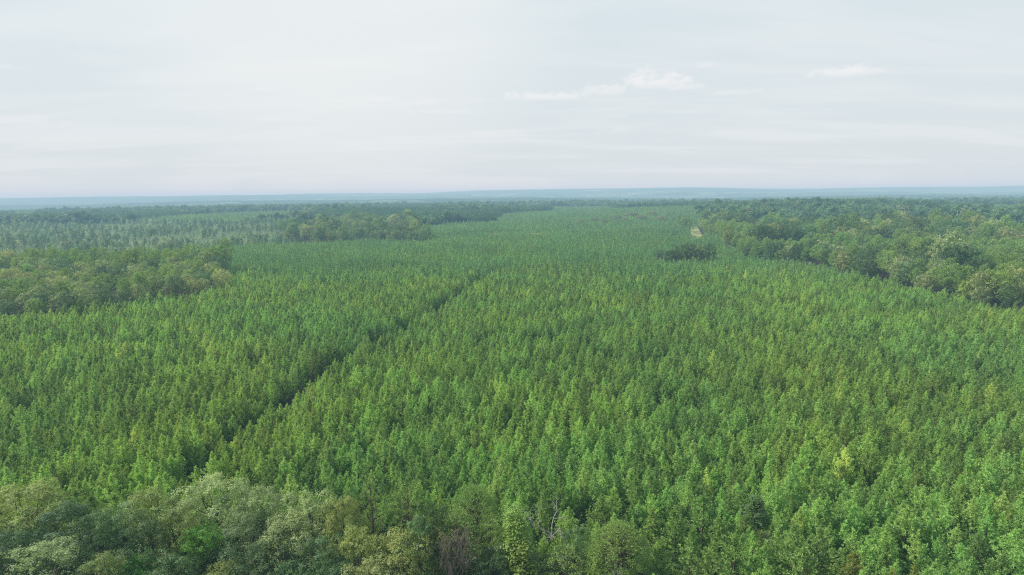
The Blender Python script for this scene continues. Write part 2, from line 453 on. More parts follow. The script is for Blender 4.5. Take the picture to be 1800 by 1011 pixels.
young_lo = [young_pine(40 + i, False, H=9.6 + .8 * (i % 3), Rr=2.0, zb=3.0, mats=('youngfar', 'pinebark')) for i in range(5)]

# nearest trees of the belt
ov_hi = {
    'oak': [broadleaf(101, per=380, mat='oak'), broadleaf(102, per=380, Rr=5.2, lobes=40, mat='oak', crown_h=11.5), broadleaf(103, per=360, Rr=4.2, lobes=28, mat='oak')],
    'fern': [broadleaf(111, Rr=3.6, lobes=16, per=300, ls=.26, lobe_r=(1.2, 1.9), flat=.45, crown_h=5, mat='fern')],
    'cone': [broadleaf(121, Rr=2.8, lobes=44, per=110, ls=.36, cone=.62, crown_h=13, lobe_r=(.6, 1.1), mat='lime'), broadleaf(122, Rr=2.2, lobes=34, per=110, ls=.34, cone=.6, crown_h=10, lobe_r=(.5, .9), mat='dark')],
    'pine': [tall_pine(131, bl=60), tall_pine(132, Rr=3.9, clumps=80)],
    'open': [tall_pine(141, Rr=3.0, ch=10, clumps=48, bl=42, sparse=True), tall_pine(142, Rr=3.4, ch=11, clumps=52, bl=42, sparse=True)],
    'dome': [tall_pine(151, Rr=4.4, ch=8, clumps=190, bl=46, dome=True, L=.42, W=.085)],
}

# ------------------------------------------------------------------ foreground trees, one by one
# kind, variant, material, photo x of the crown, photo y of its top, crown half width in px, height m, label
FG = [
 ('oak', 0, 'olive', 38, 852, 62, 17, 'brownish olive broadleaf tree at the left edge, highest there'),
 ('oak', 1, 'oak', 112, 878, 55, 17, 'mid green broadleaf tree between the left edge oak and the dark gap'),
 ('oak', 1, 'sage', 75, 948, 78, 16, 'large pale grey green crown filling the bottom left corner'),
 ('oak', 0, 'dark', 5, 935, 50, 15, 'dark crown cut by the left edge above the pale corner tree'),
 ('oak', 2, 'dark', 165, 898, 40, 17, 'dark green rounded tree behind the pale corner tree'),
 ('oak', 1, 'olive', 180, 968, 50, 15, 'olive brown crown right of the pale corner tree at the bottom'),
 ('oak', 2, 'oak', 212, 880, 42, 17, 'olive green tree in front of the dark gap in the pines'),
 ('oak', 0, 'olive', 262, 858, 46, 18, 'yellowish olive tree standing highest left of the long pale oaks'),
 ('oak', 1, 'dark', 258, 910, 52, 16, 'dark olive tree with yellow leaf tips below the highest olive tree'),
 ('fern', 0, 'fern', 230, 974, 34, 12, 'low bright green feathery tree near the bottom left'),
 ('oak', 2, 'olive', 318, 888, 40, 17, 'olive tree behind the two bright green flat topped trees'),
 ('fern', 0, 'fern', 352, 922, 34, 15, 'bright green flat topped tree, upper one of a pair'),
 ('fern', 0, 'fern', 342, 950, 36, 12, 'bright green flat topped tree, lower one of a pair'),
 ('oak', 0, 'sage', 372, 838, 64, 18, 'pale grey green oak breaking the belt skyline on the left'),
 ('oak', 1, 'sage', 462, 852, 58, 18, 'pale silvery oak with dark hollows, middle of the pale oaks'),
 ('oak', 2, 'sage', 545, 858, 50, 18, 'pale oak on the skyline beside the pine field, rightmost pale one'),
 ('oak', 1, 'oak', 430, 900, 62, 16, 'grey green oak in front of the pale skyline oaks'),
 ('oak', 0, 'sage', 510, 905, 58, 16, 'pale speckled oak in front of the rightmost pale skyline oak'),
 ('oak', 2, 'dark', 455, 950, 62, 15, 'deep green crown low between the pale oaks'),
 ('oak', 1, 'olive', 392, 985, 44, 12, 'light olive bush top at the bottom below the bright green pair'),
 ('oak', 2, 'oak', 560, 945, 52, 15, 'grey green rounded oak low in the middle of the belt'),
 ('oak', 0, 'dark', 300, 975, 44, 13, 'dark low crown between the bright green trees at the bottom'),
 ('oak', 0, 'olive', 602, 872, 42, 18, 'olive brown oak at the right end of the pale skyline oaks'),
 ('open', 0, 'tallpine', 655, 836, 32, 20, 'slim tall pine standing above the belt, left one of two'),
 ('open', 1, 'tallpine', 716, 838, 40, 20, 'open tall pine with its dark trunk showing through, right one of two'),
 ('oak', 2, 'dark', 762, 880, 36, 17, 'dark brownish green oak right of the open tall pine'),
 ('oak', 1, 'olive', 625, 925, 58, 16, 'wide olive crown below the slim tall pine'),
 ('oak', 0, 'olive', 700, 932, 58, 15, 'bushy olive green crown above the bare brown shrub'),
 ('oak', 2, 'sage', 655, 978, 52, 14, 'light sage crown at the bottom left of the bare brown shrub'),
 ('oak', 0, 'oak', 575, 992, 48, 13, 'olive crown cut by the bottom edge left of the sage crown'),
 ('oak', 1, 'oak', 500, 990, 48, 13, 'mid green crown cut by the bottom edge below the speckled oak'),
 ('oak', 1, 'oak', 735, 905, 40, 16, 'mid green oak between the open tall pine and the round headed pine'),
 ('oak', 0, 'olive', 770, 925, 36, 14, 'olive oak just behind the bare brown shrub'),
 ('oak', 2, 'oak', 1010, 925, 30, 14, 'small green broadleaf tree between the dead trees and the domed pine'),
 ('dome', 0, 'tallpine', 836, 854, 48, 18, 'round headed pine at the edge of the young pine field'),
 ('pine', 0, 'tallpine', 808, 895, 40, 16, 'tufted green pine below the round headed pine'),
 ('pine', 1, 'tallpine', 862, 905, 34, 15, 'narrow olive pine between the round headed pine and the yellow green tree'),
 ('cone', 0, 'lime', 905, 886, 36, 17, 'yellow green leafy tree below the bleached dead branches, taller of two'),
 ('cone', 0, 'lime', 918, 946, 36, 13, 'yellow green leafy tree left of the domed pine, lower of two'),
 ('oak', 2, 'oak', 872, 958, 38, 12, 'dark leafy tree between the bare shrub and the yellow green trees'),
 ('dome', 0, 'tallpine', 1078, 911, 58, 16, 'big domed pine with fine needle tufts at the lower middle'),
 ('pine', 0, 'tallpine', 990, 962, 44, 12, 'low pine leaning on the left side of the domed pine'),
 ('dome', 0, 'tallpine', 1120, 985, 40, 10, 'small round pine at the right foot of the domed pine'),
 ('cone', 0, 'lime', 1052, 962, 17, 13, 'slender yellow green sapling at the bottom beside a small white snag'),
 ('cone', 0, 'lime', 1108, 994, 16, 10, 'short yellow green sapling cut by the bottom edge'),
 ('cone', 1, 'dark', 1330, 868, 22, 13, 'dark green conical broadleaf tree among the near pines'),
 ('oak', 2, 'sage', 1345, 934, 28, 8, 'pale grey green shrubby tree between large pines on the right'),
 ('oak', 2, 'dark', 1207, 975, 34, 7, 'dark bluish shrubby tree at the bottom right of the sapling'),
]
foot = []
for k, v, mt, px, py, hw, H, lab in FG:
    xy = at(px, py, H); dist = math.hypot(xy[0], math.hypot(xy[1], CAMZ - H))
    parts = ov_hi[k][v]
    Hm = max(c.co.z for c in parts[1].vertices); ww = np.empty(len(parts[1].vertices) * 3, np.float32); parts[1].vertices.foreach_get('co', ww)
    rad0 = float(np.percentile(np.hypot(ww[0::3], ww[1::3]), 97))
    rad = hw * dist / F
    sz = H / Hm; sx = rad / rad0
    nm = {'oak': 'broadleaf_tree', 'fern': 'feathery_tree', 'cone': 'leafy_tree', 'pine': 'pine_tree', 'open': 'pine_tree', 'dome': 'pine_tree'}[k]
    # push the foot back a little so that the visible near upper rim of the crown, not its axis, meets the pixel
    tree(nm, parts, lab, 'tree' if 'pine' not in nm else 'pine', xy, rng.random() * 6.28, (sx, sx, sz), mats=mt)
    foot.append((xy[0], xy[1], rad))
foot = np.array(foot)

# golden topped pines cut by the bottom edge
for i, (px, py, lab) in enumerate([(1505, 985, 'golden olive pine top at the bottom edge, left one of three'), (1558, 996, 'golden olive pine top at the bottom edge, middle one of three'), (1612, 1000, 'golden olive pine top at the bottom edge, right one of three')]):
    xy = at(px, py, 11); tree('pine_tree', young_hi[i + 2], lab, 'pine', xy, i * 1.3, (1.35, 1.35, 1.05), mats='gold'); foot = np.vstack([foot, (xy[0], xy[1], 1.6)])

for i, (px, py, sx) in enumerate([(1150, 890, 1.5), (1190, 900, 1.3), (1235, 886, 1.45), (1268, 902, 1.3), (1212, 935, 1.5), (1290, 945, 1.4), (1160, 945, 1.3), (1392, 930, 1.5), (1440, 922, 1.4), (1415, 965, 1.5), (1250, 975, 1.4), (1480, 950, 1.3)]):
    xy = at(px, py, 12.5)
    tree('pine_tree', young_hi[i % 8], 'large dark green pine with upswept boughs on the bottom edge right of the domed pine', 'pine', xy, i * 1.7, (sx, sx, 1.25), group='larger pines at the near edge', mats='tallpine'); foot = np.vstack([foot, (xy[0], xy[1], 4.6)])

# dead snags and the bare shrub
def dead(name, seed, px, py, H, label, cat, mat, depth, L, nmain, spread, r, up_=.15, lo=.45, curl=.25, trunk=True):
    g = np.random.default_rng(seed); xy = at(px, py, H)
    e = bpy.data.objects.new(name, None); COL.objects.link(e); e.location = (xy[0], xy[1], float(height(*xy)))
    tag(e, label, cat)
    tk = MB()
    tube(tk, [(0, 0, 0), (.1, .05, H * .4), (.15, -.1, H * .75)], [r, r * .7, r * .35], 6)
    obj('trunk', tk.mesh('dead_trunk', [MAT[mat]], True), e)
    for i in range(nmain):
        b = MB(); a = i * 2.4 + g.random(); z = H * g.uniform(lo, .72)
        d = unit(np.array([math.cos(a) * .8, math.sin(a) * .8, g.uniform(.5, 1.1)]))
        branching(b, np.array([.12, 0, z]), d, L * g.uniform(.8, 1.2), r * .4, depth, g, spread, up_, 4, curl)
        obj('branch', b.mesh('dead_branch', [MAT[mat]], True), e)
    foot_ = np.array([xy[0], xy[1], 1.2]); return foot_
foot = np.vstack([foot,
    dead('dead_tree', 5, 905, 872, 18, 'bleached dead tree with fine white twigs above the yellow green tree', 'dead tree', 'snag', 3, 2.0, 6, .6, .16, lo=.6),
    dead('dead_tree', 8, 968, 872, 18, 'bleached dead tree with one long curved white limb beside the domed pine', 'dead tree', 'snag', 3, 2.4, 4, .6, .14, lo=.62, curl=.8),
    dead('dead_tree', 9, 1072, 982, 12, 'small white snag of fine twigs at the bottom edge', 'dead tree', 'snag', 3, 1.5, 6, .55, .08, lo=.6),
    dead('bare_shrub', 11, 792, 945, 13.5, 'leafless mauve brown shrub of dense fine twigs at the bottom middle', 'shrub', 'twig', 5, 2.7, 15, .6, .12, up_=.35, lo=.45)])

# ------------------------------------------------------------------ the plantation of young pines
th = R(9.0); ax_ = np.array([math.sin(th), math.cos(th)]); ay_ = np.array([math.cos(th), -math.sin(th)])
def rows(rmin, rmax, dr, ds, jit):
    nu = int(rmax / ds) + 2; nv = int(2 * rmax / dr)
    U, V = np.meshgrid(np.arange(nu) * ds, (np.arange(nv) - nv // 2) * dr, indexing='ij')
    U = U.ravel(); V = V.ravel()
    P = U[:, None] * ax_ + V[:, None] * ay_ + rng.normal(size=(len(U), 2)) * np.array(jit)
    d = np.hypot(P[:, 0], P[:, 1]); P = P[(d >= rmin) & (d < rmax)]
    return P
def young_field(P):
    k = inside(warp(P), planted) & ~inside(P, belt_near) & ~inside(P, clump_left) & ~inside(P, island) & ~inside(P, track)
    P = P[k]
    P = P[in_view(P, 8, 260, 420)]
    dl = dist_line(P, lane); P = P[dl > 1.3 + 4.2 * vnoise(P[:, 0], P[:, 1], 9, 3) ** 1.2 + .006 * np.clip(P[:, 1] - 130, 0, 400)]
    hole = vnoise(P[:, 0], P[:, 1], 7, 5) * .6 + vnoise(P[:, 0], P[:, 1], 3, 6) * .4
    return P[hole < .785]
A = young_field(rows(60, 520, 3.0, 2.45, (.62, .66)))
fa = rng.random(len(A)) > (np.hypot(A[:, 0], A[:, 1]) - 400) / 120; A = A[fa]
for fx, fy, fr in foot:
    A = A[np.hypot(A[:, 0] - fx, A[:, 1] - fy) > fr * .75 + .5]
B_ = young_field(rows(400, 950, 3.0, 2.5, (.6, .66)))
fb = rng.random(len(B_)) < (np.hypot(B_[:, 0], B_[:, 1]) - 400) / 120; B_ = B_[fb]
C_ = young_field(rows(950, 2050, 4.6, 3.8, (.9, .9)))
def zvar(P, base=.86, amp=.3):
    s = base + amp * vnoise(P[:, 0], P[:, 1], 14, 11) * .7 + rng.normal(size=len(P)) * .085
    return np.clip(s, .55, 1.45)
X, Y, D = project(np.column_stack([A, np.full(len(A), 9.0)]))
vis = (X > -10) & (X < 1810) & (Y < 1016) & (Y > 300)
hid = (X < 1130) & (Y > 845 + np.clip(X - 950, 0, 200) * .6)
cand = np.where(vis & ~hid)[0]; cand = cand[np.argsort(D[cand])][:297]
sA = zvar(A)
for j, i in enumerate(cand):
    s = float(sA[i]); w = s * float(rng.uniform(.88, 1.16))
    tree('young_pine', young_hi[int(rng.integers(0, 8))], 'slender young green pine standing in the near rows of the pine plantation', 'pine', A[i], float(rng.random() * 6.28), (w, w, s), group='young pines in the nearest plantation rows')
rest = np.setdiff1d(np.arange(len(A)), cand)
scatter('pine_plantation', A[rest], rng.random(len(rest)) * 6.28, sA[rest], young_join, 'dense rows of young green pines covering the broad middle ground', 'pines')
sB = zvar(B_)
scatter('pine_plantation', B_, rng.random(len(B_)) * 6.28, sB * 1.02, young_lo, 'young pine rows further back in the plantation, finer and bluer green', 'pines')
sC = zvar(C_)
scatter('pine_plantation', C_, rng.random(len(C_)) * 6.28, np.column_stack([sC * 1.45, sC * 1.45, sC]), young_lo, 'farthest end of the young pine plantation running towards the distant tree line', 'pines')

# ------------------------------------------------------------------ middle distance woods
mid = {
    'oak': [broadleaf(201 + i, H=18 + i % 3, Rr=4.6 + .8 * (i % 3), lobes=38, per=96, ls=.52, mat='oak', hi=False, crown_h=12.5, lobe_r=(1.2, 2.1)) for i in range(4)],
    'pine': [tall_pine(231 + i, H=21, Rr=3.8, ch=9, clumps=46, bl=34, L=.7, W=.26) for i in range(3)],
}
def poisson(pl, spacing, seed, jit=.32):
    lo = pl.min(0); hi_ = pl.max(0)
    g = np.random.default_rng(seed)
    xs = np.arange(lo[0], hi_[0], spacing); ys = np.arange(lo[1], hi_[1], spacing * .87)
    P = np.array([(x + (.5 * spacing if j % 2 else 0), y) for j, y in enumerate(ys) for x in xs])
    P += g.normal(size=P.shape) * spacing * jit * .6
    return P[inside(P, pl)]

def mixed(P, labels, group, seed, sc=(.85, 1.2), pine_share=.25, lime_share=.06, sage=.30):
    g = np.random.default_rng(seed)
    for p in P:
        r = g.random(); s = g.uniform(*sc)
        if r < pine_share:
            tree('tall_pine', mid['pine'][g.integers(0, 3)], labels['pine'], 'pine', p, g.random() * 6.28, (s * .98, s * .98, s), group=group + ', pines')
            continue
        q = g.random()
        mt = 'lime' if q < lime_share else 'sage' if q < sage else 'dark' if q < .70 else 'oak'
        tree('broadleaf_tree', mid['oak'][g.integers(0, 4)], labels[mt], 'tree', p, g.random() * 6.28, (s * g.uniform(.85, 1.1), s * g.uniform(.85, 1.1), s), group=group + ', ' + mt + ' ones', mats=mt)

LC = poisson(clump_left, 9.6, 21)
LC = LC[in_view(LC, 18, 50, 50)]
mixed(LC, {'pine': 'tall dark pine inside the wooded clump at the left edge of the pine field', 'lime': 'yellow green tree standing out in the wooded clump at the left edge', 'sage': 'pale grey green oak in the wooded clump at the left edge', 'dark': 'dark green broadleaf tree in the wooded clump at the left edge', 'oak': 'mid green broadleaf tree in the wooded clump at the left edge'}, 'trees of the left clump', 22, pine_share=.3, lime_share=.09, sc=(.72, 1.10), sage=.50)
IS = poisson(island, 9, 23)[:9]
mixed(IS, {'pine': 'pine in the small round grove inside the far right of the plantation', 'lime': 'yellow green tree in the small grove inside the plantation', 'sage': 'pale oak in the small grove inside the far right of the plantation', 'dark': 'dark oak in the small grove inside the far right of the plantation', 'oak': 'green oak in the small grove inside the far right of the plantation'}, 'trees of the small grove', 24, pine_share=0, lime_share=0, sc=(.85, 1.2), sage=.45)

# everything that is woodland: outside plantation, regrowth and track
def woodland(P):
    k = ~inside(warp(P), planted) & ~inside(warp(P), regrowth) & ~inside(P, track) & (P[:, 1] > 250) & ~inside(P, clump_left)
    return P[k]
big = np.array([(-1.15, 1), (1.15, 1)])
def wedge(r0_, r1_, sp, seed):
    g = np.random.default_rng(seed)
    xs = np.arange(-1.05 * r1_, 1.05 * r1_, sp); ys = np.arange(r0_ * .6, r1_, sp * .87)
    Xg, Yg = np.meshgrid(xs, ys); Xg = Xg + (np.arange(len(ys)) % 2)[:, None] * sp * .5
    P = np.column_stack([Xg.ravel(), Yg.ravel()]) + g.normal(size=(Xg.size, 2)) * sp * .2
    d = np.hypot(P[:, 0], P[:, 1])
    return P[(d >= r0_) & (d < r1_) & (np.abs(P[:, 0]) < .86 * P[:, 1] + 60)]
W1 = woodland(wedge(250, 1150, 9.8, 31))
W1 = W1[~((W1[:, 0] < -60) & (W1[:, 1] > 600) & (rng.random(len(W1)) < .25 + .35 * vnoise(W1[:, 0], W1[:, 1], 40, 78)))]
# first rows of the right-hand belt are single trees
front = poly([(1262, 455, 10), (1310, 454, 10), (1400, 459, 10), (1470, 471, 10), (1540, 488, 10), (1600, 501, 10), (1680, 519, 10), (1740, 532, 10), (1850, 549, 10)])
d1 = dist_line(W1, front)
vis1 = in_view(W1, 15, 5, 0)
fr = np.where((d1 < 60) & vis1)[0]; fr = fr[np.argsort(d1[fr])][:120]
FRp = W1[fr]; W1 = np.delete(W1, fr, 0)
mixed(FRp, {'pine': 'tall pine with a bare lower trunk in the front rows of the right hand wood', 'lime': 'yellow green tree in the front rows of the right hand wood', 'sage': 'pale grey green rounded oak in the front rows of the right hand wood', 'dark': 'dark green broadleaf tree in the front rows of the right hand wood', 'oak': 'mid green broadleaf tree in the front rows of the right hand wood'}, 'trees along the front of the right wood', 33, pine_share=.3, lime_share=.05, sc=(.85, 1.25), sage=.42)
# pale bush group at the far right of the edge
for i, (px, py, mt, hw, H, lab) in enumerate([(1745, 500, 'olive', 30, 9, 'pale yellow rounded shrub tree at the right end of the field edge'), (1722, 512, 'sage', 20, 7, 'low pale shrub left of the yellow rounded shrub tree at the field edge'), (1785, 505, 'olive', 22, 8, 'pale shrub tree right of the yellow rounded one at the field edge'), (1350, 452, 'sage', 16, 8, 'light rounded bush at the foot of the right hand wood')]):
    xy = at(px, py, H); dist = math.hypot(*xy); s = hw * dist / F / 5.0
    tree('shrub_tree', mid['oak'][i % 4], lab, 'shrub', xy, i, (s, s, H / 18.5), mats=mt)

def with_mat(me, mat):
    c = me.copy(); c.materials[0] = MAT[mat]; return c
mo = [joined(p, 'broad_tree') for p in mid['oak']]; mp_ = [joined(p, 'tall_pine') for p in mid['pine']]
src_mixed = [mo[0], mo[1], with_mat(mo[2], 'dark'), with_mat(mo[3], 'sage'), with_mat(mo[1], 'dark'), mo[2], with_mat(mo[0], 'olive'), with_mat(mo[1], 'sage'), mp_[0], mp_[1]]
relief = .70 + .6 * vnoise(W1[:, 0], W1[:, 1], 32, 45)
nz1 = vnoise(W1[:, 0], W1[:, 1], 130, 41) * .7 + vnoise(W1[:, 0], W1[:, 1], 45, 42) * .3
pn = (nz1 > .56)
lt = vnoise(W1[:, 0], W1[:, 1], 170, 47) > .70
lt &= (W1[:, 1] > 600)
W1y = W1[lt]; W1, pn, relief = W1[~lt], pn[~lt], relief[~lt]
W1p, W1b = W1[pn], W1[~pn]
scatter('mixed_woodland', W1b, rng.random(len(W1b)) * 6.28, np.clip(rng.normal(1.12, .2, len(W1b)), .5, 1.6) * relief[~pn], src_mixed, 'mixed broadleaf and pine woodland in the middle distance beyond the pine field', 'woods')
scatter('tall_pine_wood', W1p, rng.random(len(W1p)) * 6.28, rng.uniform(.85, 1.12, len(W1p)) * (.5 + .5 * relief[pn]), mp_, 'stands of taller darker pines between the broadleaf woods', 'woods')

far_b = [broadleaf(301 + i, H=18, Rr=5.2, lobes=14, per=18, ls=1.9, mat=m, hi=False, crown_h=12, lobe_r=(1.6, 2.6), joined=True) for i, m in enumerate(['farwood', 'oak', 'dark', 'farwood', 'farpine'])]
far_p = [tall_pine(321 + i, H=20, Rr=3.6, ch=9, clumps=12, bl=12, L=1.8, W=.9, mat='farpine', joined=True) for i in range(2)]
W2 = woodland(wedge(1150, 2900, 9.6, 51))
nz2 = vnoise(W2[:, 0], W2[:, 1], 260, 43) * .7 + vnoise(W2[:, 0], W2[:, 1], 80, 44) * .3
lt = vnoise(W2[:, 0], W2[:, 1], 300, 48) > .62
W2y = W2[lt]; W2, nz2 = W2[~lt], nz2[~lt]
pn = nz2 > .55
YY = np.concatenate([np.repeat(W1y, 3, 0), np.repeat(W2y, 2, 0)]); YY = YY + rng.normal(size=YY.shape) * 3.2
scatter('pale_pine_stands', YY, rng.random(len(YY)) * 6.28, rng.uniform(1.0, 1.5, len(YY)), [with_mat(m_, 'regrow') if i_ == 0 else m_ for i_, m_ in enumerate(young_lo)], 'paler stands of younger pines between the far woods', 'pines')
scatter('far_woodland', W2[~pn], rng.random((~pn).sum()) * 6.28, np.clip(rng.normal(1.0, .2, (~pn).sum()) + (rng.random((~pn).sum()) < .05) * .4, .5, 1.7), far_b, 'hazy broadleaf forest towards the horizon', 'forest')
scatter('far_pine_forest', W2[pn], rng.random(pn.sum()) * 6.28, rng.uniform(.85, 1.15, pn.sum()), far_p, 'hazy dark pine forest towards the horizon', 'forest')

# forest tiles for the ridges out to the horizon
def tile(seed, size=130, n=150, mat='farwood'):
    g = np.random.default_rng(seed); mb = MB()
    c = (g.random((n, 2)) - .5) * size * 1.04
    h = g.uniform(11, 20, n)
    for (x, y), hh in zip(c, h):
        k = 12; d = unit(g.normal(size=(k, 3)) + np.array([0, 0, .6]))
        leaves(mb, np.array([x, y, hh - 5]) + d * np.array([5, 5, 5]), d + g.normal(size=(k, 3)) * .2, g.uniform(5, 7.5, k), g, 0, asp=.9)
    return mb.mesh('forest_tile', [MAT[mat]])
tiles = [tile(401), tile(402), tile(403, mat='farpine'), tile(404, mat='farpine')]
W3 = wedge(2880, 15500, 128, 61)
cl = vnoise(W3[:, 0], W3[:, 1], 620, 49) > .66
W3c = W3[cl]; W3 = W3[~cl]
pale_tiles = [tile(405, n=110, mat='regrow'), tile(406, n=110, mat='oak')]
scatter('horizon_stands', W3c, rng.integers(0, 4, len(W3c)) * math.pi / 2, rng.uniform(.7, .9, len(W3c)), pale_tiles, 'paler hazed stands and clearings on the low ridges at the horizon', 'forest')
scatter('horizon_forest', W3, rng.integers(0, 4, len(W3)) * math.pi / 2, rng.uniform(.95, 1.15, len(W3)), tiles, 'unbroken blue hazed forest on the low ridges at the horizon', 'forest')

# regrowth on the left: thin small pines over pale brush with slim taller trees
G1 = regrowth.copy()
RG = wedge(380, 1900, 5.2, 71); RG = RG[inside(warp(RG), regrowth) & ~inside(warp(RG), planted) & ~inside(RG, clump_left)]
regrow_lo = [with_mat(young_lo[0], 'regrow'), with_mat(young_lo[1], 'regrow'), with_mat(young_lo[2], 'regrow')]
keep = rng.random(len(RG)) < .35 + .6 * vnoise(RG[:, 0], RG[:, 1], 45, 77)
RG = RG[keep]
scatter('regrowth_pines', RG, rng.random(len(RG)) * 6.28, rng.uniform(.45, .95, len(RG)), regrow_lo, 'pale patchy regrowth of small pines and brush beyond the left clump', 'young trees')
slim = [broadleaf(501 + i, H=17, Rr=2.5, lobes=16, per=36, ls=.75, mat=['regrow', 'dark', 'oak'][i], hi=False, crown_h=13, lobe_r=(.8, 1.4), joined=True) for i in range(3)]
SL = wedge(380, 1900, 12, 72); SL = SL[inside(warp(SL), regrowth) & ~inside(warp(SL), planted) & ~inside(SL, clump_left)]
kk = vnoise(SL[:, 0], SL[:, 1], 60, 73) + rng.random(len(SL)) * .25
SL = SL[kk > .62]
scatter('slim_trees', SL, rng.random(len(SL)) * 6.28, rng.uniform(.6, 1.1, len(SL)), slim, 'slim taller trees scattered through the pale regrowth on the left', 'trees')

# odd bushy oaks inside the far plantation
for i, (px, py, hw, mt, lab) in enumerate([(815, 413, 9, 'oak', 'lone dark rounded tree in the far middle of the plantation'), (875, 412, 14, 'olive', 'brownish oak standing in the far plantation, left of two'), (940, 412, 13, 'olive', 'brownish oak standing in the far plantation, right of two'), (1130, 400, 13, 'dark', 'dark rounded tree near the far right side of the plantation'), (1178, 405, 20, 'dark', 'large dark round tree in the pines left of the track')]):
    xy = at(px, py, 12); s = hw * math.hypot(*xy) / F / 5.0
    tree('broadleaf_tree', mid['oak'][i % 4], lab, 'tree', xy, i * 2.0, (s, s, 12.5 / 18.5), mats=mt)

for i, (px, py, hw) in enumerate([(1020, 386, 8), (1045, 384, 8), (1085, 380, 9), (1062, 386, 7), (1112, 374, 12), (1128, 380, 11), (1160, 382, 11), (1148, 373, 10), (1100, 383, 6)]):
    xy = at(px, py, 14); s = hw * math.hypot(*xy) / F / 5.0
    tree('broadleaf_tree', mid['oak'][i % 4], 'pale tan tree in the loose line of tan trees at the far plantation end', 'tree', xy, i * 2.0, (s, s, .8), group='tan trees at the far end', mats='tan')

# undergrowth inside the near belt and below the field
UG = poisson(poly([(-200, 900, 6), (1120, 900, 6), (1150, 1150, 6), (-200, 1150, 6)]), 3.2, 81)
bush = [joined(ov_hi['oak'][0], 'bush'), joined(ov_hi['oak'][2], 'bush')]
bush[0].materials[0] = MAT['dark']; bush[1].materials[0] = MAT['oak']
bs = [broadleaf(601 + i, H=5, Rr=2.2, lobes=12, per=120, ls=.34, mat=m, hi=False, crown_h=4.6, lobe_r=(.8, 1.3), joined=True, trunk_r=.08) for i, m in enumerate(['dark', 'oak'])]
scatter('undergrowth', UG, rng.random(len(UG)) * 6.28, rng.uniform(.7, 1.5, len(UG)), bs, 'dark leafy undergrowth between the near broadleaf trees', 'undergrowth')
LU = np.concatenate([lane[i] + (lane[i + 1] - lane[i]) * t + rng.normal(size=2) * 1.2 for i in range(len(lane) - 1) for t in np.linspace(0, 1, max(2, int(np.linalg.norm(lane[i + 1] - lane[i]) / 2.5)))]).reshape(-1, 2)
scatter('lane_brush', LU, rng.random(len(LU)) * 6.28, rng.uniform(.2, .5, len(LU)), bs[:1], 'low dark brush in the narrow lane cut diagonally through the pines', 'brush')

# ------------------------------------------------------------------ ground
def ground():
    na = 420; rad = np.concatenate([[0], np.geomspace(20, 60000, 260)])
    a = np.linspace(0, 2 * math.pi, na, endpoint=False)
    Rg, Ag = np.meshgrid(rad, a, indexing='ij')
    Xg = Rg * np.cos(Ag); Yg = Rg * np.sin(Ag); Zg = height(Xg, Yg)
    V = np.column_stack([Xg.ravel(), Yg.ravel(), Zg.ravel()])
    i, j = np.meshgrid(np.arange(len(rad) - 1), np.arange(na), indexing='ij'); i = i.ravel(); j = j.ravel(); j2 = (j + 1) % na
    Fc = np.column_stack([i * na + j, (i + 1) * na + j, (i + 1) * na + j2, i * na + j2])
    m = bpy.data.materials.new('forest_floor'); nt = nodes(m); L = nt.links
    geo = N(nt, 'ShaderNodeNewGeometry')
    n1 = N(nt, 'ShaderNodeTexNoise', i_Scale=.35, i_Detail=6.0); n2 = N(nt, 'ShaderNodeTexNoise', i_Scale=.02, i_Detail=5.0)
    L.new(geo.outputs['Position'], n1.inputs['Vector']); L.new(geo.outputs['Position'], n2.inputs['Vector'])
    floor = mixc(nt, n1.outputs[0], (.035, .035, .018), (.085, .065, .04))
    brush = mixc(nt, n1.outputs[0], (.17, .22, .12), (.30, .34, .22))
    at_ = N(nt, 'ShaderNodeAttribute', attribute_name='brush')
    near = mixc(nt, at_.outputs['Fac'], floor, brush)
    farc = mixc(nt, n2.outputs[0], (.035, .065, .025), (.07, .10, .04))
    ln = N(nt, 'ShaderNodeVectorMath', operation='LENGTH'); L.new(geo.outputs['Position'], ln.inputs[0])
    f = N(nt, 'ShaderNodeMapRange', i_1=2500.0, i_2=3200.0); L.new(ln.outputs['Value'], f.inputs[0])
    col = mixc(nt, f.outputs[0], near, farc)
    bsd = N(nt, 'ShaderNodeBsdfPrincipled', i_Roughness=.95); L.new(col, bsd.inputs['Base Color'])
    bp = N(nt, 'ShaderNodeBump', i_Strength=.5, i_Distance=.3); L.new(n1.outputs[0], bp.inputs['Height']); L.new(bp.outputs[0], bsd.inputs['Normal'])
    o_ = N(nt, 'ShaderNodeOutputMaterial'); L.new(bsd.outputs[0], o_.inputs[0])
    mb = MB(); mb.add(V, Fc); me = mb.mesh('ground', [m], True)
    at2 = me.attributes.new('brush', 'FLOAT', 'POINT')
    br = inside(V[:, :2], regrowth).astype(np.float32); at2.data.foreach_set('value', br)
    o = obj('ground', me); o['kind'] = 'structure'; o['label'] = 'brown forest floor under the trees, rolling to the horizon'
    return o
ground()

